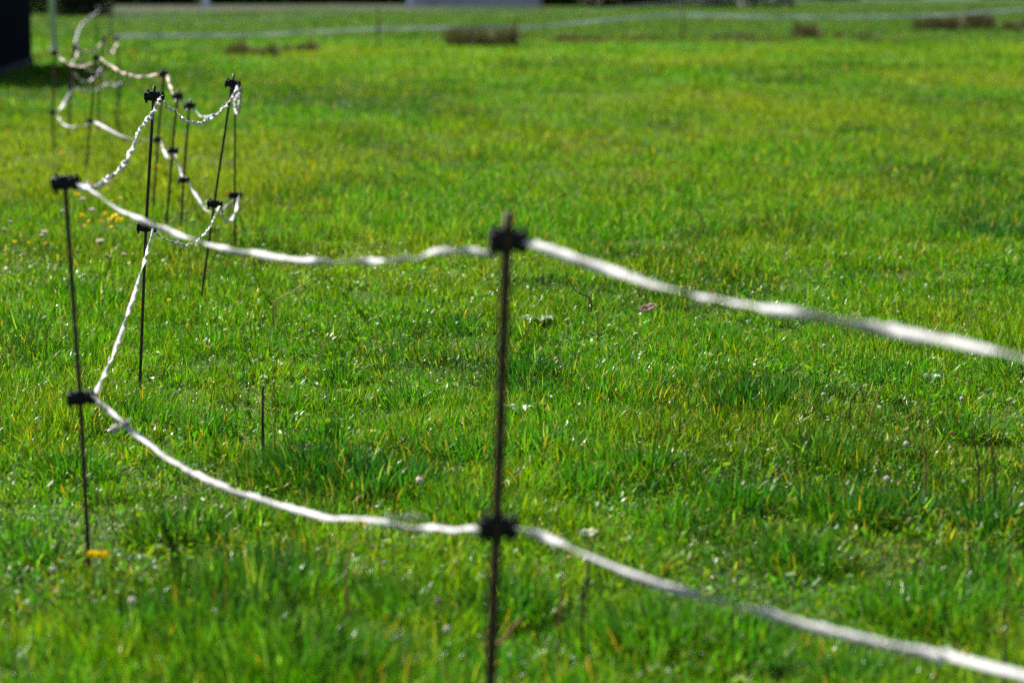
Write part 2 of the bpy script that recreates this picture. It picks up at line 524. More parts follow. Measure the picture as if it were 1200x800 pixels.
# ------------------------------------------------------------------ electric fence posts
GRP = 'fence posts of the white tape fence'
def post_frame(spec):
    base_px, top_px, u_px, l_px = spec
    b = on_plane(base_px[0], base_px[1], .045)
    y = b.y
    top = at_depth(top_px[0], top_px[1], y)
    U = at_depth(u_px[0], u_px[1], y)
    L = at_depth(l_px[0], l_px[1], y)
    d = (b - L).normalized()
    foot = b + d * .14
    return foot, b, L, U, top

def insulator(parent, root, p, axis, yaw, flip, seed, zs=1.22):
    """clamp-on line insulator: sleeve round the rod, knurled screw knob, open tape hook"""
    rr = np.random.default_rng(seed)
    z = axis.normalized()
    x = Vector((cos(yaw), sin(yaw), 0)); x = (x - z * x.dot(z)).normalized(); yv = z.cross(x)
    if flip: x = -x; yv = -yv
    m = Matrix((x * 1.12, yv * 1.12, z * zs)).transposed().to_4x4()
    m.translation = p - root
    b = MB()
    b.tube([(0, 0, -.013), (0, 0, -.009), (0, 0, -.0085), (0, 0, .0085), (0, 0, .009), (0, 0, .013)], [.0095, .0095, .0082, .0082, .0095, .0095], 14)
    b.ball((-.011, 0, 0), .0135, 12, (.95, .95, 1.0)); b.ball((.0125, 0, 0), .0115, 12, (1.0, .9, .98))
    b.box((-.006, .0085, .0), (.014, .004, .014))
    o = b.xf(m).build('insulator', M_ins, parent, False)
    k = MB()                                            # knurled knob
    n = 18; vs = []; fs = []
    prof = [(-.0155, .0055), (-.0165, .0125), (-.0185, .0137), (-.0250, .0137), (-.0268, .0120), (-.0272, .006)]
    for (xx, r) in prof:
        for j in range(n):
            a = 2 * pi * j / n
            q = r * (1.0 if j % 3 else .84)
            vs.append((xx, cos(a) * q, sin(a) * q))
    for i in range(len(prof) - 1):
        for j in range(n):
            fs.append((i * n + j, i * n + (j + 1) % n, (i + 1) * n + (j + 1) % n, (i + 1) * n + j))
    fs.append(tuple(range(n))[::-1]); fs.append(tuple((len(prof) - 1) * n + j for j in range(n)))
    k.add(vs, fs)
    k.box((-.021, .002, -.0165), (.006, .008, .006)); k.box((-.0165, -.002, .0155), (.004, .006, .006))
    k.xf(m).build('screw_knob', M_ins, o, False)
    h = MB()                                            # open hook with two prongs
    pts = []
    for j in range(15):
        a = radians(-205 + 290 * j / 14)
        pts.append((.0225 + .0085 * cos(a), 0, .0105 * sin(a)))
    h.tube(pts, .0034, 8)
    h.box((.0225, 0, -.0108), (.010, .011, .005))
    h.box((.0150, 0, .0100), (.005, .010, .009)); h.box((.0275, 0, .0118), (.004, .009, .0075))
    h.ball((.0235, .0045, 0), .0105, 10, (.85, .45, 1.0))
    h.xf(m).build('tape_hook', M_ins, o, False)
    hook = p + x * .0252
    return hook

def make_post(spec, label, seed, yawU, yawL, flipU=False, flipL=False, R=.0053, mat=None, zs=1.22):
    foot, b, L, U, top = post_frame(spec)
    root = empty('fence_post', (b.x, b.y, float(gz(b.x, b.y))))
    O = root.location.copy()
    tag(root, label, 'fence post', GRP)
    rb = MB()
    # one slightly bent rod through foot, lower clamp, upper clamp and top
    pts = [foot, b, b.lerp(L, .5), L, L.lerp(U, .33), L.lerp(U, .66), U, top]
    rb.tube([q - O for q in pts], R, 10)
    tip = (top - U).normalized()
    rb.tube([top - O, top - O + tip * .002], [R, R * .75], 10)
    rb.build('rod', mat, root)
    hU = insulator(root, O, U, (U - L), yawU, flipU, seed, zs)
    hL = insulator(root, O, L, (U - L), yawL, flipL, seed + 5, zs)
    return dict(foot=foot, b=b, L=L, U=U, top=top, hU=hU, hL=hL, root=root)

SPECS = [
    (((571, 880), (596, 250), (594, 282), (582, 618)), 'blurred dark post nearest the camera, in the middle of the picture', .15, .1),
    (((104, 655), (75, 207), (76, 214), (94, 466)), 'dark brown post at the far left with a yellow flower at its foot', -.2, .1),
    (((164, 447), (181, 101), (180, 113), (171, 266)), 'sharp dark post whose lower clamp sits behind the blurred front tape', -.1, .1),
    (((236, 347), (274, 87), (272, 98), (251, 239)), 'dark post leaning strongly to the right with a clamp on its tip', .1, -.15),
    (((276, 291), (275.5, 98), (275.5, 106), (275, 229)), 'thin upright post just right of the leaning post', .2, .1),
    (((212, 272), (224, 116), (222, 124), (215, 211)), 'soft dark post left of the leaning post, lowest top of its row of three', .6, .5),
    (((195, 265), (209, 106), (208, 113), (202, 177)), 'soft post in the middle of the row of three behind the sharp post', .8, .6),
    (((180, 240), (191.5, 80), (192, 87), (185, 164)), 'soft post with the tallest top just behind the sharp post', .8, .6),
    (((101, 195), (114, 61), (113, 68), (106, 142)), 'blurred post holding the yellowed tape left of the row of three', .3, .3),
    (((63, 172), (63.5, 55), (64, 62), (62, 132)), 'blurred post at the far left in front of the pale grey pole', .1, .1),
    (((80, 160), (89, 49), (88, 56), (83, 103)), 'faint blurred post just right of the grey pole, amid tape loops', .4, .4),
    (((115, 150), (122.5, 41), (122, 47), (117, 80)), 'faint blurred post behind the one with yellowed tape', .4, .4),
    (((139, 134), (137, 41), (137, 47), (140, 97)), 'faint blurred post at the right end of the distant tape tangle', .4, .4),
    (((109, 84), (115, 7), (114, 13), (112, 45)), 'faintest post of the tangle, with the top tape rising to it', .4, .4),
]
POSTS = []
for i, (sp, lab, ya, yb) in enumerate(SPECS):
    POSTS.append(make_post(sp, lab, 100 + i * 7, ya, yb, R=.0095 if i == 0 else (.0053 if i < 5 else .0062 + .0005 * (i - 5)), mat=M_rod_near if i == 0 else M_rod, zs=1.55 if i == 0 else 1.22))

# the next post of the run, just outside the right edge of the frame
def side_post():
    b = Vector((1.62, 2.25, 0)); root = empty('fence_post', (b.x, b.y, float(gz(b.x, b.y))))
    O = root.location.copy()
    tag(root, 'dark post just beyond the right edge that the front tapes run to', 'fence post', GRP)
    L = Vector((1.62, 2.25, .40)); U = Vector((1.63, 2.25, .77)); top = Vector((1.632, 2.25, .82))
    rb = MB(); rb.tube([Vector((1.61, 2.25, -.1)) - O, L - O, U - O, top - O], .0046, 10); rb.build('rod', M_rod, root)
    return dict(hU=insulator(root, O, U, U - L, pi, False, 1), hL=insulator(root, O, L, U - L, pi, False, 2), U=U, L=L)
PR = side_post()

# ------------------------------------------------------------------ tapes
def catmull(pts, step):
    P = [Vector(p) for p in pts]
    P = [P[0] * 2 - P[1]] + P + [P[-1] * 2 - P[-2]]
    out = []
    for i in range(1, len(P) - 2):
        a, b, c, d = P[i - 1:i + 3]
        n = max(2, int((c - b).length / step))
        for k in range(n):
            t = k / n
            out.append(.5 * ((2 * b) + (c - a) * t + (2 * a - 5 * b + 4 * c - d) * t * t + (3 * b - a - 3 * c + d) * t ** 3))
    out.append(P[-2])
    return out

def ribbon(mb, pts, width, turns, phase, seed, crinkle=.15, thick=.0011, wob=.0, fray=70):
    rr = np.random.default_rng(seed)
    n = len(pts)
    s = 0; S_ = [0]
    for i in range(1, n):
        s += (pts[i] - pts[i - 1]).length; S_.append(s)
    S_ = np.array(S_)
    j1 = np.interp(S_, np.linspace(0, s, max(3, int(s / .035))), rr.normal(0, 1, max(3, int(s / .035))))
    j2 = np.interp(S_, np.linspace(0, s, max(3, int(s / .012))), rr.normal(0, 1, max(3, int(s / .012))))
    kn_ = max(3, int(s / .16)); kv = rr.normal(0, 1, kn_); g_ = S_ / s * (kn_ - 1); i0 = np.clip(g_.astype(int), 0, kn_ - 2); fr = g_ - i0; fr = fr * fr * (3 - 2 * fr)
    ja = kv[i0] * (1 - fr) + kv[i0 + 1] * fr
    jf = rr.normal(0, 1, n)
    ends = np.minimum(1, np.minimum(S_, s - S_) / .03)
    v = []; f = []
    for i, p in enumerate(pts):
        t = (pts[min(i + 1, n - 1)] - pts[max(i - 1, 0)]).normalized()
        upd = Vector((0, 0, 1)); upd = (upd - t * upd.dot(t))
        if upd.length < .05: upd = Vector((1, 0, 0))
        upd.normalize(); side = t.cross(upd)
        a = phase + turns * 2 * pi * S_[i] + ja[i] * .9 * crinkle * 4 + j1[i] * crinkle
        wv = upd * cos(a) + side * sin(a); nv = t.cross(wv)
        w = width * (1 + .16 * j2[i] * min(1, crinkle * 3) + .05 * jf[i]) * (.55 + .45 * ends[i])
        c = p + upd * (j1[i] * wob) + side * (j2[i] * wob * .6)
        cup = nv * (width * .12 * sin(a * .5 + j1[i]))
        for (q, e) in ((-.5, 0), (0, 1), (.5, 0)):
            v.append(c + wv * (w * q) + cup * e + nv * thick / 2)
        for (q, e) in ((.5, 0), (0, 1), (-.5, 0)):
            v.append(c + wv * (w * q) + cup * e - nv * thick / 2)
    for i in range(n - 1):
        for k in range(6):
            f.append((i * 6 + k, i * 6 + (k + 1) % 6, (i + 1) * 6 + (k + 1) % 6, (i + 1) * 6 + k))
    f.append((5, 4, 3, 2, 1, 0)); f.append(tuple((n - 1) * 6 + k for k in range(6)))
    mb.add(v, f)
    if width < .05 and fray:
        for k in range(int(s * fray)):                     # loose threads at the edges
            i = rr.integers(1, n - 1); e = v[i * 6 + (0 if rr.random() < .5 else 2)]; t = (pts[i + 1] - pts[i - 1]).normalized()
            o_ = (e - pts[i]); o_ = o_.normalized() if o_.length > 1e-5 else Vector((0, 0, 1))
            d1 = (t * rr.normal(0, 1) + o_ * rr.uniform(.2, .9) + Vector(rr.normal(0, .3, 3))).normalized() * rr.uniform(.003, .010)
            mb.tube([e, e + d1 * .6, e + d1 + Vector((0, 0, -.001))], [.0004, .00035, .0002], 3, False)

def span(mb, A, B, px, width, turns, phase, seed, crinkle=.15, wob=0.0, step=.006):
    """tape hanging in the vertical plane from hook A to hook B, through the given picture points"""
    pts = [A]
    along = (B - A); hz = Vector((along.x, along.y, 0))
    edge_on = abs(ray((px[0][0]), px[0][1]).normalized().dot(Vector((along.y, -along.x, 0)).normalized())) < .12 if px else True
    for k, (u, v_) in enumerate(px):
        if edge_on:
            t = (k + 1) / (len(px) + 1)
            q = at_depth(u, v_, A.y + (B.y - A.y) * t)
        else:
            q = on_wall(u, v_, A, B)
            t = (q - A).dot(hz) / hz.length_squared
            if t < -.1 or t > 1.1:
                q = at_depth(u, v_, A.y + (B.y - A.y) * min(1, max(0, t)))
        pts.append(q)
    pts.append(B)
    ribbon(mb, catmull(pts, step), width, turns, phase, seed, crinkle, wob=wob)

W = .020
U = MB(); UO = MB(); Lw = MB(); LO = MB()
p = POSTS
h = lambda i, k: p[i]['hU' if k == 'U' else 'hL']
# upper strand, near part
span(U, PR['hU'], h(0, 'U'), [(1450, 489), (1200, 420), (1130, 403), (1040, 387), (930, 367), (800, 342), (700, 312), (640, 291)], W * .82, .0, .9, 1, .26, .0010)
span(U, h(0, 'U'), h(1, 'U'), [(572, 295), (530, 295), (505, 296), (480, 303), (400, 307), (330, 302), (250, 288), (170, 260), (130, 239), (108, 224)], W * .62, .0, .65, 2, .30, .0014)
span(U, h(1, 'U'), h(2, 'U'), [(101, 218), (112, 219), (122, 214), (131, 207), (143, 195), (156, 172), (163, 155), (172, 141), (181, 128)], W * .62, 3.5, 0, 3, .42, .0038, .004)
span(U, h(2, 'U'), h(3, 'U'), [(191, 120), (198, 127), (206, 130), (211, 138), (222, 143), (235, 144), (246, 139), (259, 130), (272, 115)], W * .56, 3, 0, 4, .42, .0038, .004)
span(U, h(3, 'U'), h(4, 'U'), [(281, 108), (281, 120), (278, 132), (275, 121)], W * .8, 3, 0, 5, .3, .003, .004)
span(U, h(4, 'U'), h(5, 'U'), [(268, 119), (256, 132), (245, 137), (234, 135)], W * .8, 2, 0, 6, .3, .002)
span(U, h(5, 'U'), h(6, 'U'), [(221, 129), (217, 129), (213, 119)], W * .9, 1.5, 0, 7, .2)
span(UO, h(6, 'U'), h(7, 'U'), [(207, 119), (204, 113), (199, 99)], W * .95, 1.2, .3, 8, .2)
# upper strand, far part, yellowed
span(UO, h(7, 'U'), h(8, 'U'), [(183, 88), (162, 90), (141, 84), (124, 73)], W * .95, .8, 0, 9, .2, step=.012)
span(UO, h(8, 'U'), h(9, 'U'), [(106, 75), (95, 78), (80, 75), (71, 68)], W * 1.0, .8, 0, 10, .2, step=.012)
span(UO, h(9, 'U'), h(10, 'U'), [(72, 69), (80, 74), (88, 70)], W * 1.0, .8, 0, 11, .2, step=.012)
span(UO, h(10, 'U'), h(11, 'U'), [(97, 60), (108, 60), (116, 54)], W * 1.0, .8, 0, 12, .2, step=.012)
span(UO, h(11, 'U'), h(12, 'U'), [(126, 60), (130, 64), (134, 58)], W * 1.4, .8, 0, 13, .2, step=.012)
far = MB()
span(far, h(10, 'U'), h(13, 'U'), [(89, 50), (91, 42), (94, 33), (99, 26), (107, 20)], W * 1.5, 1.1, 0, 14, .2, step=.02)
span(far, h(10, 'U'), h(11, 'L'), [(94, 60), (96, 70), (100, 80), (110, 84)], W * 1.0, .6, 0, 15, .2, step=.02)
# lower strand
span(Lw, PR['hL'], h(0, 'L'), [(1200, 791), (1100, 769), (980, 741), (860, 709), (760, 680), (690, 651), (645, 632)], W * .74, .0, .9, 21, .24, .0010)
span(Lw, h(0, 'L'), h(1, 'L'), [(560, 620), (520, 620), (470, 618), (435, 611), (405, 606), (380, 605), (330, 592), (270, 574), (220, 551), (170, 517), (130, 485), (112, 470)], W * .60, .0, .6, 22, .40, .0020)
span(Lw, h(1, 'L'), h(2, 'L'), [(109, 464), (118, 448), (133, 415), (149, 370), (162, 330), (172, 297)], W * .55, 1.3, .4, 23, .25, .001, .005)
span(Lw, h(2, 'L'), h(3, 'L'), [(186, 276), (195, 281), (206, 285), (222, 287), (235, 279), (247, 264)], W * .5, 1.6, 0, 24, .4, .0015, .005)
span(Lw, h(3, 'L'), h(4, 'L'), [(261, 253), (268, 260), (275, 252)], W * .9, 1, 0, 25, .2)
span(Lw, h(4, 'L'), h(5, 'L'), [(272, 238), (258, 246), (246, 248), (238, 243), (230, 229), (223, 218)], W * .95, 1.4, 0, 26, .25)
span(Lw, h(5, 'L'), h(6, 'L'), [(214, 206), (211, 196), (206, 183)], W, 1.2, 0, 27, .2)
span(Lw, h(6, 'L'), h(7, 'L'), [(199, 186), (194, 181), (190, 169)], W, .8, 0, 28, .2)
span(LO, h(7, 'L'), h(8, 'L'), [(172, 165), (156, 164), (140, 159), (125, 151)], W * 1.1, .12, 1.5, 29, .02, step=.012)
span(LO, h(8, 'L'), h(9, 'L'), [(95, 148), (80, 148), (72, 143)], W * .8, .8, 1.2, 30, .2, step=.012)
span(LO, h(9, 'L'), h(10, 'L'), [(73, 125), (80, 113)], W * 1.3, .4, .0, 31, .1, step=.012)
span(LO, h(10, 'L'), h(11, 'L'), [(86, 86), (95, 95), (107, 94)], W * 1.1, .8, 0, 32, .2, step=.012)
span(LO, h(11, 'L'), h(12, 'L'), [(121, 90), (127, 99), (135, 101)], W * 1.3, .7, 0, 33, .2, step=.012)
span(LO, h(12, 'L'), h(10, 'L'), [(125, 99), (112, 106), (100, 107)], W * 1.1, .7, 0, 34, .2, step=.012)

def finish_tape(parts, label, base):
    root = empty('fence_tape', base)
    tag(root, label, 'fence tape')
    for (mb, name, mat) in parts:
        mb.xf(Matrix.Translation(-Vector(base))).build(name, mat, root, True)
    return root
kn = MB(); kp = at_depth(134, 503, p[1]['b'].y - .15)
kn.ball(kp, .010, 8, (1, .8, 1.1), .5, 3); kn.tube([kp, kp + Vector((.02, 0, .012)), kp + Vector((.035, .02, .02))], [.004, .003, .002], 6)
finish_tape([(U, 'strand', M_tape), (UO, 'yellowed_strand', M_tape_old), (far, 'far_strand', M_tape)], 'white twisted tape clipped along the tops of the posts', tuple(h(0, 'U')))
kn2 = MB()
kk = at_depth(470, 606, 4.55)
for j in range(6):
    a = rng.normal(0, 1, 3)
    kn2.tube([kk + Vector((-.02 + .008 * j, 0, -.008)), kk + Vector((-.03 + .012 * j, .003 * a[0], .006 + .003 * a[1])), kk + Vector((-.01 + .014 * j, .004 * a[2], -.006))], [.0016, .0014, .0008], 5)
finish_tape([(Lw, 'strand', M_tape), (LO, 'far_strand', M_tape), (kn, 'knot', M_tape_old), (kn2, 'frayed_threads', M_tape)],
            'white twisted tape clipped to the lower clamps nearer the grass', tuple(h(0, 'L')))

# ------------------------------------------------------------------ flowers and small plants
def yellow_flower(name, u, v_, label, hh=.13, r=.014, group='yellow flowers in the meadow'):
    top = on_plane(u, v_, hh)
    g = float(gz(top.x, top.y))
    root = empty(name, (top.x, top.y, g)); H = hh - g
    tag(root, label, 'flower', group)
    dx, dy = rng.normal(0, .012, 2)
    s = MB(); s.tube([(dx, dy, -.01), (dx * .4, dy * .4, H * .5), (0, 0, H - .004)], [.0016, .0014, .0012], 6); s.build('stem', M_stem, root)
    f = MB(); f.ball((0, 0, H - .001), r * .35, 8, (1, 1, .7))
    for ring, (nn, el, rad) in enumerate(((14, .15, 1.0), (12, .55, .85), (8, 1.0, .6))):
        for k in range(nn):
            a = 2 * pi * (k + .5 * ring) / nn + rng.normal(0, .06)
            d = Vector((cos(a) * cos(el), sin(a) * cos(el), sin(el) * .8)); sdv = Vector((-sin(a), cos(a), 0)) * r * .17
            R_ = r * rad * rng.uniform(.85, 1.1); o = Vector((0, 0, H))
            f.add([o + d * r * .15 - sdv * .5, o + d * r * .15 + sdv * .5, o + d * R_ * .8 + sdv, o + d * R_, o + d * R_ * .8 - sdv], [(0, 1, 2, 3, 4)])
    T = Matrix.Translation((0, 0, H)) @ Matrix.Rotation(rng.uniform(.5, 1.2), 4, 'X') @ Matrix.Rotation(rng.normal(0, .3), 4, 'Y') @ Matrix.Translation((0, 0, -H))
    f.xf(T).build('flower_head', M_yellow, root)
    return root

YF = [(89, 227, 'yellow flower just below the tape right of the black top clamp', .014), (93, 229, 'yellow flower touching its twin just below the left top clamp', .014),
      (106, 214, 'yellow flower peeping over the white tape beside the left top clamp', .014), (118, 217, 'yellow flower just above the fork of the white tapes', .012),
      (126, 221, 'round yellow flower below the knot in the rising tape', .014), (112, 223, 'yellow flower between the two forking tapes', .012),
      (141, 232, 'lone yellow flower above the sagging front tape', .012), (131, 236, 'yellow flower half hidden behind the front tape', .012),
      (96, 252, 'wide yellow flower right of the left post, below its clamp', .018), (104, 259, 'small yellow flower right of the wide one by the left post', .011),
      (99, 264, 'orange yellow flower lowest beside the left post', .012), (118, 259, 'small pale yellow flower between the post and the dense cluster', .011),
      (123, 250, 'yellow flower at the top left of the dense cluster', .015), (128, 257, 'yellow flower at the lower left of the dense cluster', .015),
      (134, 253, 'biggest yellow flower in the middle of the dense cluster', .020), (138, 258, 'yellow flower low in the dense cluster', .016),
      (142, 257, 'yellow flower at the right end of the dense cluster', .015), (130, 266, 'yellow flower just under the dense cluster', .011),
      (186, 196, 'lone round yellow flower among the row of three posts', .018), (266, 226, 'dull yellow flower between the leaning and upright posts', .018),
      (211, 268, 'small yellow flower at the foot of the soft post', .012), (73, 180, 'distant yellow flower above the left post', .018),
      (198, 351, 'small yellow flower right of the sharp post, low in the grass', .009), (17, 283, 'yellow flower at the far left edge beside yarrow', .010),
      (34, 285, 'yellow flower low between yarrow and the left post', .010), (53, 285, 'orange yellow flower just left of the left post', .010),
      (305, 150, 'tiny distant yellow flower right of the upright post', .016)]
for (u, v_, lab, r) in YF:
    yellow_flower('yellow_flower', u, v_, lab, .16 if v_ < 300 else .10, r)
for k, (u, v_) in enumerate(((107, 649), (115, 650), (124, 649))):
    yellow_flower('yellow_flower', u, v_, ['yellow flower touching the foot of the left post', 'yellow flower in the middle of the trio at the left post foot', 'yellow flower at the right end of the trio at the left post foot'][k], .115, .011)

def umbel(u, v_, label, hh=.15, r=.02, mat=None, name='yarrow', group='pale yarrow heads in the meadow'):
    mat = mat or M_white
    top = on_plane(u, v_, hh); g = float(gz(top.x, top.y)); H = hh - g
    root = empty(name, (top.x, top.y, g)); tag(root, label, 'wildflower', group)
    s = MB(); dx, dy = rng.normal(0, .015, 2)
    s.tube([(dx, dy, -.01), (dx * .3, dy * .3, H * .6), (0, 0, H - .02)], [.0018, .0015, .0012], 6)
    f = MB()
    for k in range(22):
        a = k * 2.4; q = r * math.sqrt((k + .5) / 22); c = Vector((cos(a) * q, sin(a) * q, H - q * .15 + rng.normal(0, .001)))
        s.tube([(0, 0, H - .02), c], .0005, 4); f.ball(c, r * .19, 6, (1, 1, .9), .4, k)
    T = Matrix.Translation((0, 0, H)) @ Matrix.Rotation(rng.uniform(.15, .45), 4, 'X') @ Matrix.Translation((0, 0, -H))
    s.build('stem', M_stem, root); f.xf(T).build('flower_head', mat, root)

YA = [(52, 271, 'pinkish yarrow head left of the left post', .022), (49, 275, 'lower pinkish yarrow head left of the left post', .018), (12, 259, 'pale yarrow head at the left edge of the picture', .014),
      (5, 268, 'pale yarrow head at the extreme left edge', .014), (117, 281, 'wide pale yarrow head right of the left post', .028),
      (97, 232, 'white yarrow head under the twin yellow flowers', .022), (74, 246, 'blurred pale yarrow head touching the left post', .018),
      (108, 245, 'flat white yarrow head below the forking tapes', .024), (125, 298, 'small white yarrow head left of a twin, below the tape', .011),
      (130, 300, 'small white yarrow head right of its twin, below the tape', .011), (145, 297, 'whitish yarrow head further right below the tape', .014),
      (210, 273, 'flat white yarrow head against the front tape', .018), (27, 298, 'tiny blue-white yarrow head at the left', .008), (31, 297, 'tiny pale yarrow head beside a tinier one at the left', .007)]
for (u, v_, lab, r) in YA: umbel(u, v_, lab, .15, r * .72)

def weed(u, v_, label, hh=.26, sc=1.0):
    top = on_plane(u, v_, hh); g = float(gz(top.x, top.y)); H = hh - g
    root = empty('seeding_weed', (top.x, top.y, g)); tag(root, label, 'weed', 'pale seeding weeds near the posts')
    s = MB(); f = MB(); l = MB(); dx = rng.normal(0, .02)
    s.tube([(dx, 0, -.01), (dx * .5, 0, H * .5), (0, 0, H)], [.0018, .0014, .0009], 6)
    for k in range(14):
        z = H * (.45 + .55 * k / 14); a = k * 2.4; q = .018 * sc * (1.2 - k / 20)
        e = Vector((cos(a) * q + dx * (1 - z / H), sin(a) * q, z + .012))
        s.tube([(dx * (1 - z / H), 0, z), e], .0005, 4); f.ball(e, .0032 * sc, 6, (1, .6, 1.1), .2, k)
    for k in range(12):
        a = k * 2.4; f.ball((cos(a) * .008 * sc, sin(a) * .008 * sc, H + .004 * (k % 3)), .004 * sc, 6, (1, 1, .9), .3, k)
    for k in range(5):
        a = rng.uniform(0, 6.28); z = H * (.08 + .07 * k); d = Vector((cos(a), sin(a), .5)) * .04; sd_ = Vector((-sin(a), cos(a), 0)) * .006
        b = Vector((dx * .8, 0, z)); l.add([b, b + d * .5 + sd_, b + d, b + d * .5 - sd_], [(0, 1, 2, 3)])
    s.build('stem', M_stem, root); f.build('seed_head', M_paleg, root); l.build('leaf', M_broad, root)
for (u, v_, lab, hh, sc) in [(241, 209, 'tall pale weed standing between the posts', .24, 1.3), (218, 249, 'pale weed at the foot of the soft post', .16, 1.1), (226, 260, 'pale bushy weed just left of the leaning post', .16, 1.2),
                        (202, 260, 'pale weed right of the sharp post', .15, 1), (256, 268, 'sparse white-dotted weed right of the leaning post', .14, 1), (261, 236, 'tiny weed head by the leaning post clamp', .18, .9),
                        (699, 367, 'pale seeding weed in the middle of the meadow', .12, .8), (665, 376, 'pale seeding weed left of the middle one', .10, .9), (745, 393, 'pale seeding weed leaning right below the fallen leaf', .10, .9),
                        (722, 405, 'short pale weed below the seeding trio', .08, .8), (1062, 505, 'small pale weed beside the white clover at right', .08, .7), (1183, 470, 'dry-tipped weed near the right edge', .11, .8)]:
    weed(u, v_, lab, hh, sc)

def clover(u, v_, label, mat, r=.009, hh=.085):
    top = on_plane(u, v_, hh); g = float(gz(top.x, top.y)); H = hh - g
    root = empty('clover', (top.x, top.y, g)); tag(root, label, 'clover', 'clover heads in the grass')
    s = MB(); s.tube([(rng.normal(0, .01), 0, -.01), (0, 0, H)], .0011, 6); s.build('stem', M_stem, root)
    f = MB(); f.ball((0, 0, H), r * .6, 8)
    for k in range(40):
        a = k * 2.4; z = 1 - 1.6 * (k + .5) / 40; q = math.sqrt(max(0, 1 - z * z)); d = Vector((q * cos(a), q * sin(a), z))
        f.ball(Vector((0, 0, H)) + d * r * .8, r * .24, 6, (1, 1, 1.2), .3, k)
    f.build('flower_head', mat, root)
for (u, v_, lab, m_, r) in [(361, 522, 'small purple clover head left of centre in sharp grass', M_purple, .007), (513, 704, 'purple clover head left of the nearest post foot', M_purple, .008),
                      (524, 737, 'whitish purple clover head below the purple one', M_white, .009), (492, 563, 'white clover head above the lower front tape', M_white, .012), (1062, 520, 'bright white clover head in the sharp grass at right', M_white, .010),
                      (1039, 561, 'white clover head below the brighter one at right', M_white, .010), (155, 704, 'blurred white clover head at lower left', M_white, .011), (966, 405, 'small cream clover head under the upper tape', M_white, .009),
                      (965, 462, 'flat cream clover head at right of centre', M_white, .008), (1127, 467, 'cream clover head in the right grass', M_white, .008), (62, 667, 'blurred white clover head left of the left post foot', M_white, .009), (462, 403, 'small white clover head in the centre left grass', M_white, .007)]:
    clover(u, v_, lab, m_, r * .78)

def stalk(name, pxs, rad, mat, label, cat='dry stalk', group='dry stalks in the grass', lumps=(), depth_v=None):
    """a stalk through picture points; the first one is where it enters the grass"""
    base = on_plane(pxs[0][0], pxs[0][1], .095)
    y = base.y
    P_ = [base + Vector((0, 0, -.11))] + [at_depth(u, v_, y + .004 * k) for k, (u, v_) in enumerate(pxs)]
    root = base.copy(); root.z = float(gz(base.x, base.y))
    mb = MB(); Q = catmull([q - root for q in P_], .008)
    mb.tube(Q, [1.8 * rad * (1 - .5 * i / len(Q)) for i in range(len(Q))], 6)
    rr = np.random.default_rng(len(pxs) * 7 + int(pxs[0][0]))
    for (u, v_, r, nn) in lumps:
        c = at_depth(u, v_, y) - root
        for k in range(nn):
            mb.ball(c + Vector(rr.normal(0, 1, 3)) * r * .8, r * rr.uniform(.35, .6), 6, (.8, .8, 1.3), .5, k)
    o = mb.build(name, mat, None); o.location = root
    tag(o, label, cat, group)
stalk('dry_stalk', [(308, 502), (308, 480), (308, 452)], .0035, M_darkst, 'short dark stalk standing up in the left centre grass')
stalk('dry_stalk', [(322, 505), (323, 480), (319, 440)], .0014, M_redst, 'thin reddish stalk beside the short dark stalk')
stalk('dry_stalk', [(321, 357), (340, 343), (361, 331)], .0024, M_straw, 'tan straw lying slanted right of the leaning post')
stalk('dry_stalk', [(683, 706), (688, 680), (693, 645), (700, 622)], .0022, M_darkst, 'dark brown dock stalk crossed by the lower front tape', lumps=((683, 697, .006, 9), (688, 683, .005, 6), (693, 646, .005, 7), (699, 624, .003, 5)))
stalk('dry_stalk', [(655, 720), (659, 690), (662, 655)], .0018, M_redst, 'reddish stalk left of the brown dock stalk', lumps=((655, 712, .005, 5),))
stalk('dry_stalk', [(578, 765), (590, 750), (602, 733), (611, 725)], .003, M_redst, 'reddish bent stalk right of the nearest post foot')
stalk('dry_stalk', [(1177, 782), (1179, 730), (1184, 660)], .002, M_darkst, 'thin dark stalk rising over the lower tape at right edge')
stalk('dry_stalk', [(997, 472), (1010, 452), (1025, 430)], .0016, M_darkst, 'thin dark slanted twig in the right grass')
stalk('dry_stalk', [(692, 352), (676, 342), (666, 328), (662, 318)], .0022, M_darkst, 'dark bent twig right of the nearest post')
stalk('dry_stalk', [(690, 352), (695, 342), (707, 334)], .002, M_redst, 'brown hooked twig beside the dark bent twig')
stalk('dry_stalk', [(1147, 556), (1144, 530), (1138, 500)], .0018, M_darkst, 'brown dead weed stalk at right', lumps=((1147, 548, .004, 6), (1141, 512, .003, 5)))
stalk('dry_stalk', [(1166, 552), (1162, 525), (1160, 505)], .0016, M_darkst, 'dark weed stalk right of the brown one', lumps=((1163, 528, .003, 5),))
stalk('dry_stalk', [(1085, 540), (1082, 520), (1081, 500)], .0016, M_redst, 'short reddish stalk left of the dead weeds')
stalk('dry_stalk', [(406, 695), (407, 660), (412, 640), (418, 626)], .0022, M_straw, 'tan stalk under the lower front tape')
stalk('dry_stalk', [(1020, 490), (1026, 470), (1032, 453)], .0016, M_straw, 'orange-tipped grass stalk right of centre')
stalk('dry_stalk', [(209, 655), (208, 630), (206, 606)], .0016, M_darkst, 'thin dark stalk right of the left post foot')
stalk('dry_stalk', [(824, 262), (820, 252), (816, 245)], .003, M_redst, 'brown twig in the mid field right of the nearest post')

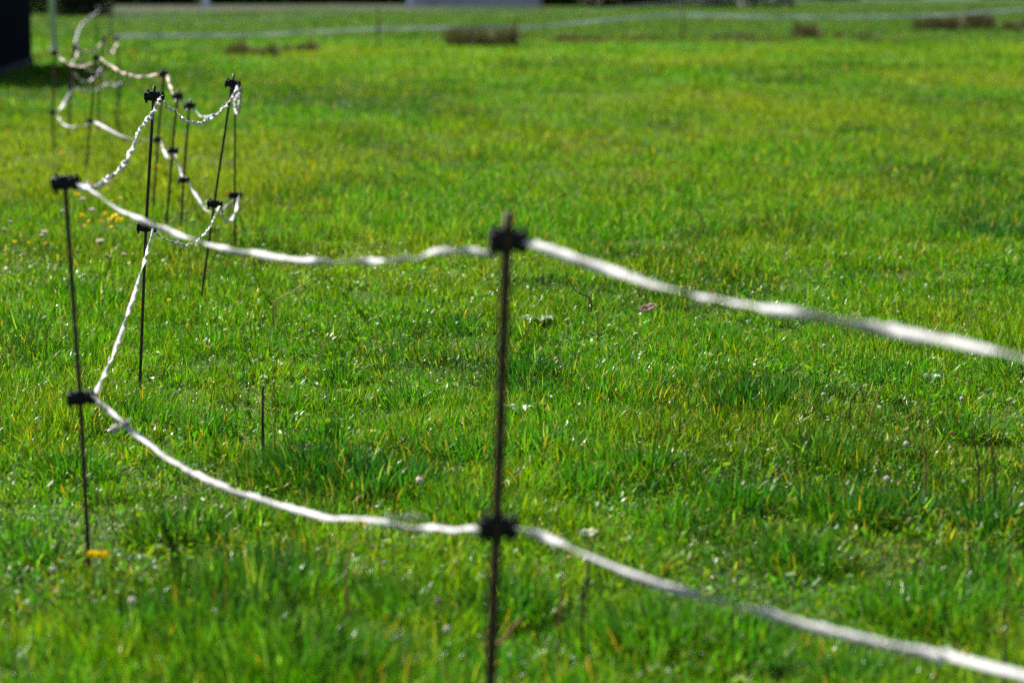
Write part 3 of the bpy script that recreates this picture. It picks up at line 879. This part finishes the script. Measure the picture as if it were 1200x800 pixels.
def leaf(name, u, v_, L, Wd, yaw, tilt, curl, mat, label, hh=.06, cat='leaf'):
    c = on_plane(u, v_, hh); vs = []; fs = []; n = 9
    for i in range(n):
        t = i / (n - 1); x = (t - .5) * L; w = Wd * (sin(pi * min(1, t * .95 + .04)) ** .8) / 2
        z = curl * (t - .5) ** 2 * L
        for j in (-1, -.5, 0, .5, 1):
            vs.append(Vector((x, w * j * (1 + .15 * sin(i * 2.7 + j)), z + abs(j) * w * .25 + .0025 * sin(i * 2.1 + j * 3) + .002 * sin(i * 4.3))))
    for i in range(n - 1):
        for j in range(4): fs.append((i * 5 + j, i * 5 + j + 1, i * 5 + j + 6, i * 5 + j + 5))
    m = Matrix.Rotation(yaw, 3, 'Z') @ Matrix.Rotation(.75, 3, 'X') @ Matrix.Rotation(tilt, 3, 'Y')
    o = new_obj(name, [m @ q for q in vs], fs, mat)
    sol = o.modifiers.new('thickness', 'SOLIDIFY'); sol.thickness = .0006
    o.location = c
    return tag(o, label, cat)
leaf('fallen_leaf', 760, 361, .085, .036, .2, -.45, .5, M_pinkleaf, 'curled pinkish brown fallen leaf resting on the grass', .07)
leaf('fallen_leaf', 690, 625, .05, .022, .1, -.1, .8, M_palleaf, 'pale whitish leaf just above the lower front tape', .08)
leaf('fallen_leaf', 25 + 1090, 508, .03, .014, .7, .2, .8, M_straw, 'small tan dead leaf in the right grass', .06)

def rosette(u, v_, label, n=7, L=.07):
    c = on_plane(u, v_, .05); g = float(gz(c.x, c.y)); root = empty('broadleaf_plant', (c.x, c.y, g)); tag(root, label, 'plant')
    for k in range(n):
        a = 2 * pi * k / n + rng.normal(0, .2); vs = []; fs = []
        d = Vector((cos(a), sin(a), 0)); sdv = Vector((-sin(a), cos(a), 0)); LL = L * rng.uniform(.8, 1.2)
        for i in range(7):
            t = i / 6; w = LL * .23 * sin(pi * min(1, .08 + t * .9)); z = .02 + .035 * sin(t * 2.2)
            for j in (-1, 0, 1): vs.append(d * LL * t + sdv * w * j + Vector((0, 0, z + abs(j) * .004)))
        for i in range(6):
            for j in range(2): fs.append((i * 3 + j, i * 3 + j + 1, i * 3 + j + 4, i * 3 + j + 3))
        new_obj('leaf', vs, fs, M_broad, root)
rosette(632, 373, 'grey-green broadleaf plant right of the nearest post', 8, .085)
rosette(609, 472, 'broadleaf plant low in the grass beside the nearest post', 6, .05)
rosette(1092, 440, 'round-leaved plant in the right grass', 6, .04)

# ------------------------------------------------------------------ dry tussocks of the far field
def tussock(u, v_, wpx, hpx, label, dark=.5, flat=.6):
    c = on_plane(u, v_, 0); y = c.y; px = y / F
    Wd = wpx * px; H = hpx * px * 1.15; n = 1500
    K = max(3, int(wpx / 9)); cxs = np.linspace(-.42, .42, K) * Wd + rng.normal(0, .05 * Wd, K); ch = rng.uniform(.45, 1.15, K)
    k = rng.integers(0, K, n); a = rng.uniform(0, 2 * pi, n)
    q = np.abs(rng.normal(0, .72, n))
    x = cxs[k] + np.cos(a) * q * Wd / K * .55; yy = np.sin(a) * q * 1.1 * flat + rng.normal(0, .3, K)[k]
    hgt = H * ch[k] * rng.uniform(.35, 1.25, n) * np.clip(1.15 - .45 * q, .2, 1.2)
    t = rng.random((n, 1))
    colb = np.array([.020, .030, .006]) * (1 - t) + np.array([.070, .062, .020]) * t
    tip = np.tile(np.array([[.13, .11, .05]]), (n, 1))
    lean = np.clip(rng.uniform(.0, .5, n) + q * .45, 0, 1.3)
    w = rng.uniform(.5, 1.3, n) * .022
    o = blade_mesh('grass_tussock', x, yy, hgt, w, a + rng.normal(0, .5, n), lean, rng.uniform(.2, .9, n), rng.uniform(0, 6.28, n), colb * (.5 + dark), tip, rng.uniform(.2, .9, n) * (1 - dark * .5), 4, M_dry)
    o.location = (c.x, c.y, 0)
    tag(o, label, 'tussock', 'dry tussocks before the far fence')
for a in [(291, 66, 58, 17, 'dark brown tussock at left, near the far tape', .5), (352, 60, 34, 12, 'small faint tussock right of the dark brown one', .6),
          (545, 54, 46, 22, 'broad dry tussock with pale top in the centre distance', .55), (580, 54, 40, 22, 'dry tussock joined to the right of the broad one', .55),
          (680, 50, 50, 9, 'low brown tussock right of the broad dry tussocks', 1.0), (860, 48, 40, 8, 'low brown tussock left of the small dark one', 1.0), (941, 46, 22, 15, 'small dark tussock standing alone at right', .4),
          (1095, 36, 42, 18, 'broad tussock with pinkish top at upper right', .6), (1121, 35, 38, 22, 'tall tussock touching the pinkish one at upper right', .55), (1149, 34, 26, 18, 'narrow dark tussock at upper right', .45),
          (1192, 36, 34, 14, 'tussock cut by the right edge', .5), (755, 50, 30, 7, 'flat brown tussock below the far fence post', 1.0), (1000, 46, 50, 6, 'flattest brown tussock between the dark and pinkish ones', 1.0)]:
    tussock(*a)

# ------------------------------------------------------------------ far fence
def far_post(u, vb, vt, label):
    b = on_plane(u, vb, .02); t = at_depth(u, vt, b.y); O = Vector((b.x, b.y, 0))
    root = empty('fence_post', O); tag(root, label, 'fence post', 'posts of the far fence')
    m = MB(); m.tube([Vector((0, 0, -.1)), t - O], .02, 8); m.build('rod', M_rod, root)
    for z in (.42, t.z - .06):
        k = MB(); k.tube([(0, 0, z - .035), (0, 0, z + .035)], .035, 10); k.box((0, -.05, z), (.05, .06, .05)); k.build('insulator', M_ins, root)
    return b
fp = [far_post(130, 58, 12, 'far fence post at the left, behind the tape tangle'), far_post(443, 54, 8, 'far fence post left of the broad dry tussock'),
      far_post(800, 50, 2, 'far fence post at right of centre'), far_post(1215, 42, -10, 'far fence post beyond the right edge')]
def far_tape(zs_px, name, label, w):
    mb = MB(); pts = []
    for (u, v_) in zs_px:
        for a, b in zip(fp[:-1], fp[1:]):
            q = on_wall(u, v_, a, b)
            t = (q - a).dot(b - a) / (b - a).length_squared
            if -.02 <= t <= 1.02: break
        pts.append(q)
    ribbon(mb, catmull(pts, .25), w, .0, 0, 5, .0, thick=.003)
    base = pts[0]; mb.xf(Matrix.Translation(-base)); o = mb.build(name, M_tape_far, None); o.location = base
    tag(o, label, 'fence tape')
far_tape([(131, 43), (220, 42), (300, 41), (370, 38), (442, 34), (520, 33), (620, 32), (700, 25), (760, 20), (799, 18), (900, 20), (1000, 20), (1100, 18), (1205, 11)], 'fence_tape', 'pale lower tape of the far fence crossing the field', .08)
far_tape([(131, 20), (280, 24), (442, 12), (620, 16), (799, 3), (960, 2), (1100, 3), (1205, -4)], 'fence_tape', 'faint upper tape of the far fence near the picture top', .02)

# ------------------------------------------------------------------ shelter and pole at the left
def shelter():
    a = on_plane(-3, 93, 0); b = on_plane(37.5, 77, 0); a.z = b.z = 0
    d = (b - a); L = d.length; d.normalize(); nrm = Vector((-d.y, d.x, 0))       # points to the left, away from the side wall we see
    O = a - d * 1.6; L += 1.6; Wd = 3.2; Hh = 2.5
    root = empty('field_shelter', O); tag(root, 'dark navy shelter at the upper left corner of the field', 'shed')
    w = MB()
    # corrugated side wall facing the camera's side
    n = int(L / .06); vs = []; fs = []
    for i in range(n + 1):
        s_ = i * L / n; off = .012 * (1 if i % 2 else -1)
        vs.append(d * s_ - nrm * off + Vector((0, 0, .02))); vs.append(d * s_ - nrm * off + Vector((0, 0, Hh)))
    for i in range(n): fs.append((2 * i, 2 * i + 2, 2 * i + 3, 2 * i + 1))
    w.add(vs, fs)
    for s_ in (0, L):                                                       # gable walls
        w.add([d * s_ + Vector((0, 0, .02)), d * s_ + nrm * Wd + Vector((0, 0, .02)), d * s_ + nrm * Wd + Vector((0, 0, Hh)), d * s_ + nrm * Wd / 2 + Vector((0, 0, Hh + .6)), d * s_ + Vector((0, 0, Hh))], [(0, 1, 2, 3, 4)])
    w.add([nrm * Wd, nrm * Wd + d * L, nrm * Wd + d * L + Vector((0, 0, Hh)), nrm * Wd + Vector((0, 0, Hh))], [(0, 1, 2, 3)])
    w.build('wall', M_navy, root, False)
    r = MB(); e = .25
    for sgn in (0, 1):
        e0 = -nrm * e if sgn == 0 else nrm * (Wd + e)
        p0 = e0 - d * e + Vector((0, 0, Hh - .08)); p1 = e0 + d * (L + e) + Vector((0, 0, Hh - .08))
        q0 = nrm * Wd / 2 - d * e + Vector((0, 0, Hh + .63)); q1 = nrm * Wd / 2 + d * (L + e) + Vector((0, 0, Hh + .63))
        z = Vector((0, 0, .05))
        r.add([p0, p1, q1, q0, p0 + z, p1 + z, q1 + z, q0 + z], [(0, 1, 2, 3), (4, 7, 6, 5), (0, 4, 5, 1), (1, 5, 6, 2), (2, 6, 7, 3), (3, 7, 4, 0)])
    r.build('roof', M_roofm, root, False)
    ft = MB(); ft.box(d * L / 2 - nrm * .03 + Vector((0, 0, .10)), (L, .03, .12), Matrix((d, nrm, Vector((0, 0, 1)))).transposed()); ft.build('base_board', M_roofm, root, False)
shelter()
pb = on_plane(64, 60, 0); pt = at_depth(60.5, 0, pb.y)
pd = (pt - pb).normalized(); root = empty('pole', (pb.x, pb.y, 0)); tag(root, 'pale grey metal pole standing behind the left posts', 'pole')
m = MB(); m.tube([(0, 0, -.1), pd * 5.2], .066, 14); m.build('shaft', M_galv, root)
m = MB(); m.tube([pd * 5.2, pd * 5.24], [.09, .07], 14); m.build('cap', M_galv, root)
m = MB(); m.tube([(0, 0, 0), (0, 0, .06)], .12, 14); m.build('foot_collar', M_galv, root)

# ------------------------------------------------------------------ far edge of the field
def sheet(name, pxs, z, mat):
    vs = [on_plane(u, v_, 0) for u, v_ in pxs]
    for q in vs: q.z = z
    o = new_obj(name, vs, [tuple(range(len(vs)))], mat, None, False); tag(o, kind='structure'); return o
sheet('road', [(60, 18.5), (430, 12.5), (640, 11), (640, 7.5), (430, 6.5), (60, 8)], .06, M_road)

def leaf_mass(name, c, sx, sy, H, n, pal, leafsize, label, cat, group=None, trunk=True, seed=0, gap=.0):
    rr = np.random.default_rng(seed)
    root = empty(name, (c.x, c.y, 0)); tag(root, label, cat, group)
    # several lobes give an uneven outline
    K = max(5, int(sx * 1.2)); lob = np.stack([rr.uniform(-sx / 2 * .85, sx / 2 * .85, K), rr.uniform(-sy / 2 * .7, sy / 2 * .7, K), rr.uniform(H * .25, H * .85, K)], 1)
    lr = rr.uniform(.28, .5, K) * min(H, max(sx / 2, sy))
    k = rr.integers(0, K, n); d = rr.normal(0, 1, (n, 3)); d /= np.linalg.norm(d, axis=1)[:, None]
    P_ = lob[k] + d * (lr[k] * rr.random(n) ** .4)[:, None]
    low = rr.random(n) < .25
    P_[low, 0] = rr.uniform(-sx / 2, sx / 2, low.sum()); P_[low, 1] = rr.uniform(-sy / 2, sy / 2, low.sum()); P_[low, 2] = rr.uniform(0, H * .45, low.sum())
    P_[:, 2] = np.abs(P_[:, 2])
    a = rr.normal(0, 1, (n, 3)); a /= np.linalg.norm(a, axis=1)[:, None]
    b = np.cross(a, rr.normal(0, 1, (n, 3))); b /= np.linalg.norm(b, axis=1)[:, None]
    sz = (leafsize * rr.uniform(.6, 1.4, n))[:, None]
    V = np.stack([P_ - a * sz, P_ + b * sz * .5, P_ + a * sz, P_ - b * sz * .5], 1).reshape(-1, 3)
    q = np.arange(n * 4).reshape(n, 4)
    pal = np.array(pal); col = pal[(k + rr.integers(0, 2, n)) % len(pal)] * rr.uniform(.7, 1.3, (n, 1))
    o = fast_mesh('crown', V, q, np.zeros((0, 3), int), M_leafm, np.repeat(col, 4, 0)); o.parent = root
    t = MB()
    for j in range(K):
        t.tube([(lob[j][0] * .8, lob[j][1] * .5, -.1), Vector(lob[j]) * .6 + Vector((0, 0, .1)), Vector(lob[j])], [.07, .05, .02], 6)
    t.build('branches', M_bark, root)

GREENP = [(.030, .050, .012), (.045, .075, .015), (.06, .055, .02)]
BROWNP = [(.050, .032, .020), (.030, .022, .016), (.040, .045, .015)]
DARKP = [(.020, .018, .016), (.030, .028, .02), (.045, .035, .03)]
def mass_px(u0, u1, vb, H, pal, label, cat, seed, depth=3, n=2500, leaf_=.22, group=None, name='hedge'):
    c = on_plane((u0 + u1) / 2, vb, 0); px = c.y / F; c.y += depth / 2
    leaf_mass(name, c, (u1 - u0) * px, depth, H, n, pal, leaf_, label, cat, group, seed=seed)
mass_px(-80, 62, 18, 3.2, GREENP, 'olive hedge at the upper left behind the shelter', 'hedge', 1)
mass_px(62, 122, 20, 3.6, [(.035, .040, .012), (.05, .05, .015)], 'dark olive shrub at the left end of the distant road', 'shrub', 2, name='shrub', group='shrubs beyond the far fence')
mass_px(120, 240, 7.5, 4, BROWNP + GREENP, 'mixed brown hedge behind the distant road at left', 'hedge', 3, n=3500, leaf_=.35)
mass_px(236, 330, 6.5, 4, GREENP + DARKP, 'greenish hedge behind the road left of the darkest one', 'hedge', 4, n=3500, leaf_=.35)
mass_px(325, 478, 6, 4.5, DARKP, 'nearly black hedge behind the road left of the pale building', 'hedge', 5, n=4500, leaf_=.35)
for k, (a, b, v_, pal, lab) in enumerate([(628, 700, 7.5, GREENP, 'green shrub just right of the pale building'), (690, 760, 9.5, BROWNP, 'brown shrub second right of the pale building'), (750, 830, 8, DARKP + BROWNP, 'dark brown shrub above the far fence post'),
                                (815, 930, 9, DARKP, 'blackish shrub right of the far fence post'), (920, 1010, 1, GREENP, 'small green shrub at the right end of the shrub row')]):
    mass_px(a, b, v_, 2.6, pal, lab, 'shrub', 20 + k, n=2200, leaf_=.25, name='shrub', group='shrubs beyond the far fence')
for k, (u, lab) in enumerate([(1040, 'tall leafy tree beyond the upper right corner'), (1180, 'tree at the right end beyond the field'), (700, 'tree rising behind the brown shrub'), (250, 'tree rising behind the greenish hedge')]):
    c = on_plane(u, -1.5 if u > 1000 else 1, 0)
    leaf_mass('tree', c, 9, 8, 9, 4500, GREENP, .5, lab, 'tree', 'trees beyond the field', seed=40 + k)

def building():
    c0 = on_plane(478, 8.4, 0); c1 = on_plane(632, 8.0, 0); y = c0.y; L = (632 - 478) * y / F; D = 7; H = 2.7
    O = Vector((c0.x, y, 0)); root = empty('building', O); tag(root, 'long low pale grey building beyond the road', 'building')
    w = MB(); w.box((L / 2, D / 2, H / 2), (L, D, H))
    w.add([(0, 0, H), (0, D, H), (0, D / 2, H + 1.6)], [(0, 1, 2)]); w.add([(L, 0, H), (L, D, H), (L, D / 2, H + 1.6)], [(0, 1, 2)])
    w.build('wall', M_bwall, root, False)
    r = MB(); e = .4
    for s0, s1 in (((-e, H - .1), (D / 2, H + 1.75)), ((D + e, H - .1), (D / 2, H + 1.75))):
        a = [(-e, s0[0], s0[1]), (L + e, s0[0], s0[1]), (L + e, s1[0], s1[1]), (-e, s1[0], s1[1])]
        r.add(a + [(x, yy, z + .15) for x, yy, z in a], [(0, 1, 2, 3), (4, 7, 6, 5), (0, 4, 5, 1), (1, 5, 6, 2), (2, 6, 7, 3), (3, 7, 4, 0)])
    r.build('roof', M_broof, root, False)
    for x in (2.0, 4.2, 7.6):
        f = MB(); f.box((x, -.02, 1.7), (1.1, .05, .9)); fo = f.build('window', M_wpost, root, False)
        g_ = MB(); g_.box((x, -.05, 1.7), (.95, .02, .75)); g_.build('pane', M_glass, fo, False)
    dd = MB(); dd.box((5.9, -.03, 1.45), (1.0, .06, 1.1)); dd.build('door', M_wpost, root, False)
building()
b = on_plane(480, 10.5, 0); m = MB(); m.box((0, 0, .8), (.38, .14, 1.7)); m.box((0, 0, 1.7), (.44, .2, .1)); o = m.build('gate_post', M_wpost, None, False); o.location = (b.x, b.y, 0)
tag(o, 'white post standing at the left end of the pale building', 'post')
b = on_plane(241, 10.5, 0); m = MB(); m.box((0, 0, .7), (.5, .14, 1.5)); m.box((0, 0, 1.5), (.56, .2, .1)); o = m.build('gate_post', M_wpost, None, False); o.location = (b.x, b.y, 0)
tag(o, 'white post standing beside the distant road at left', 'post')
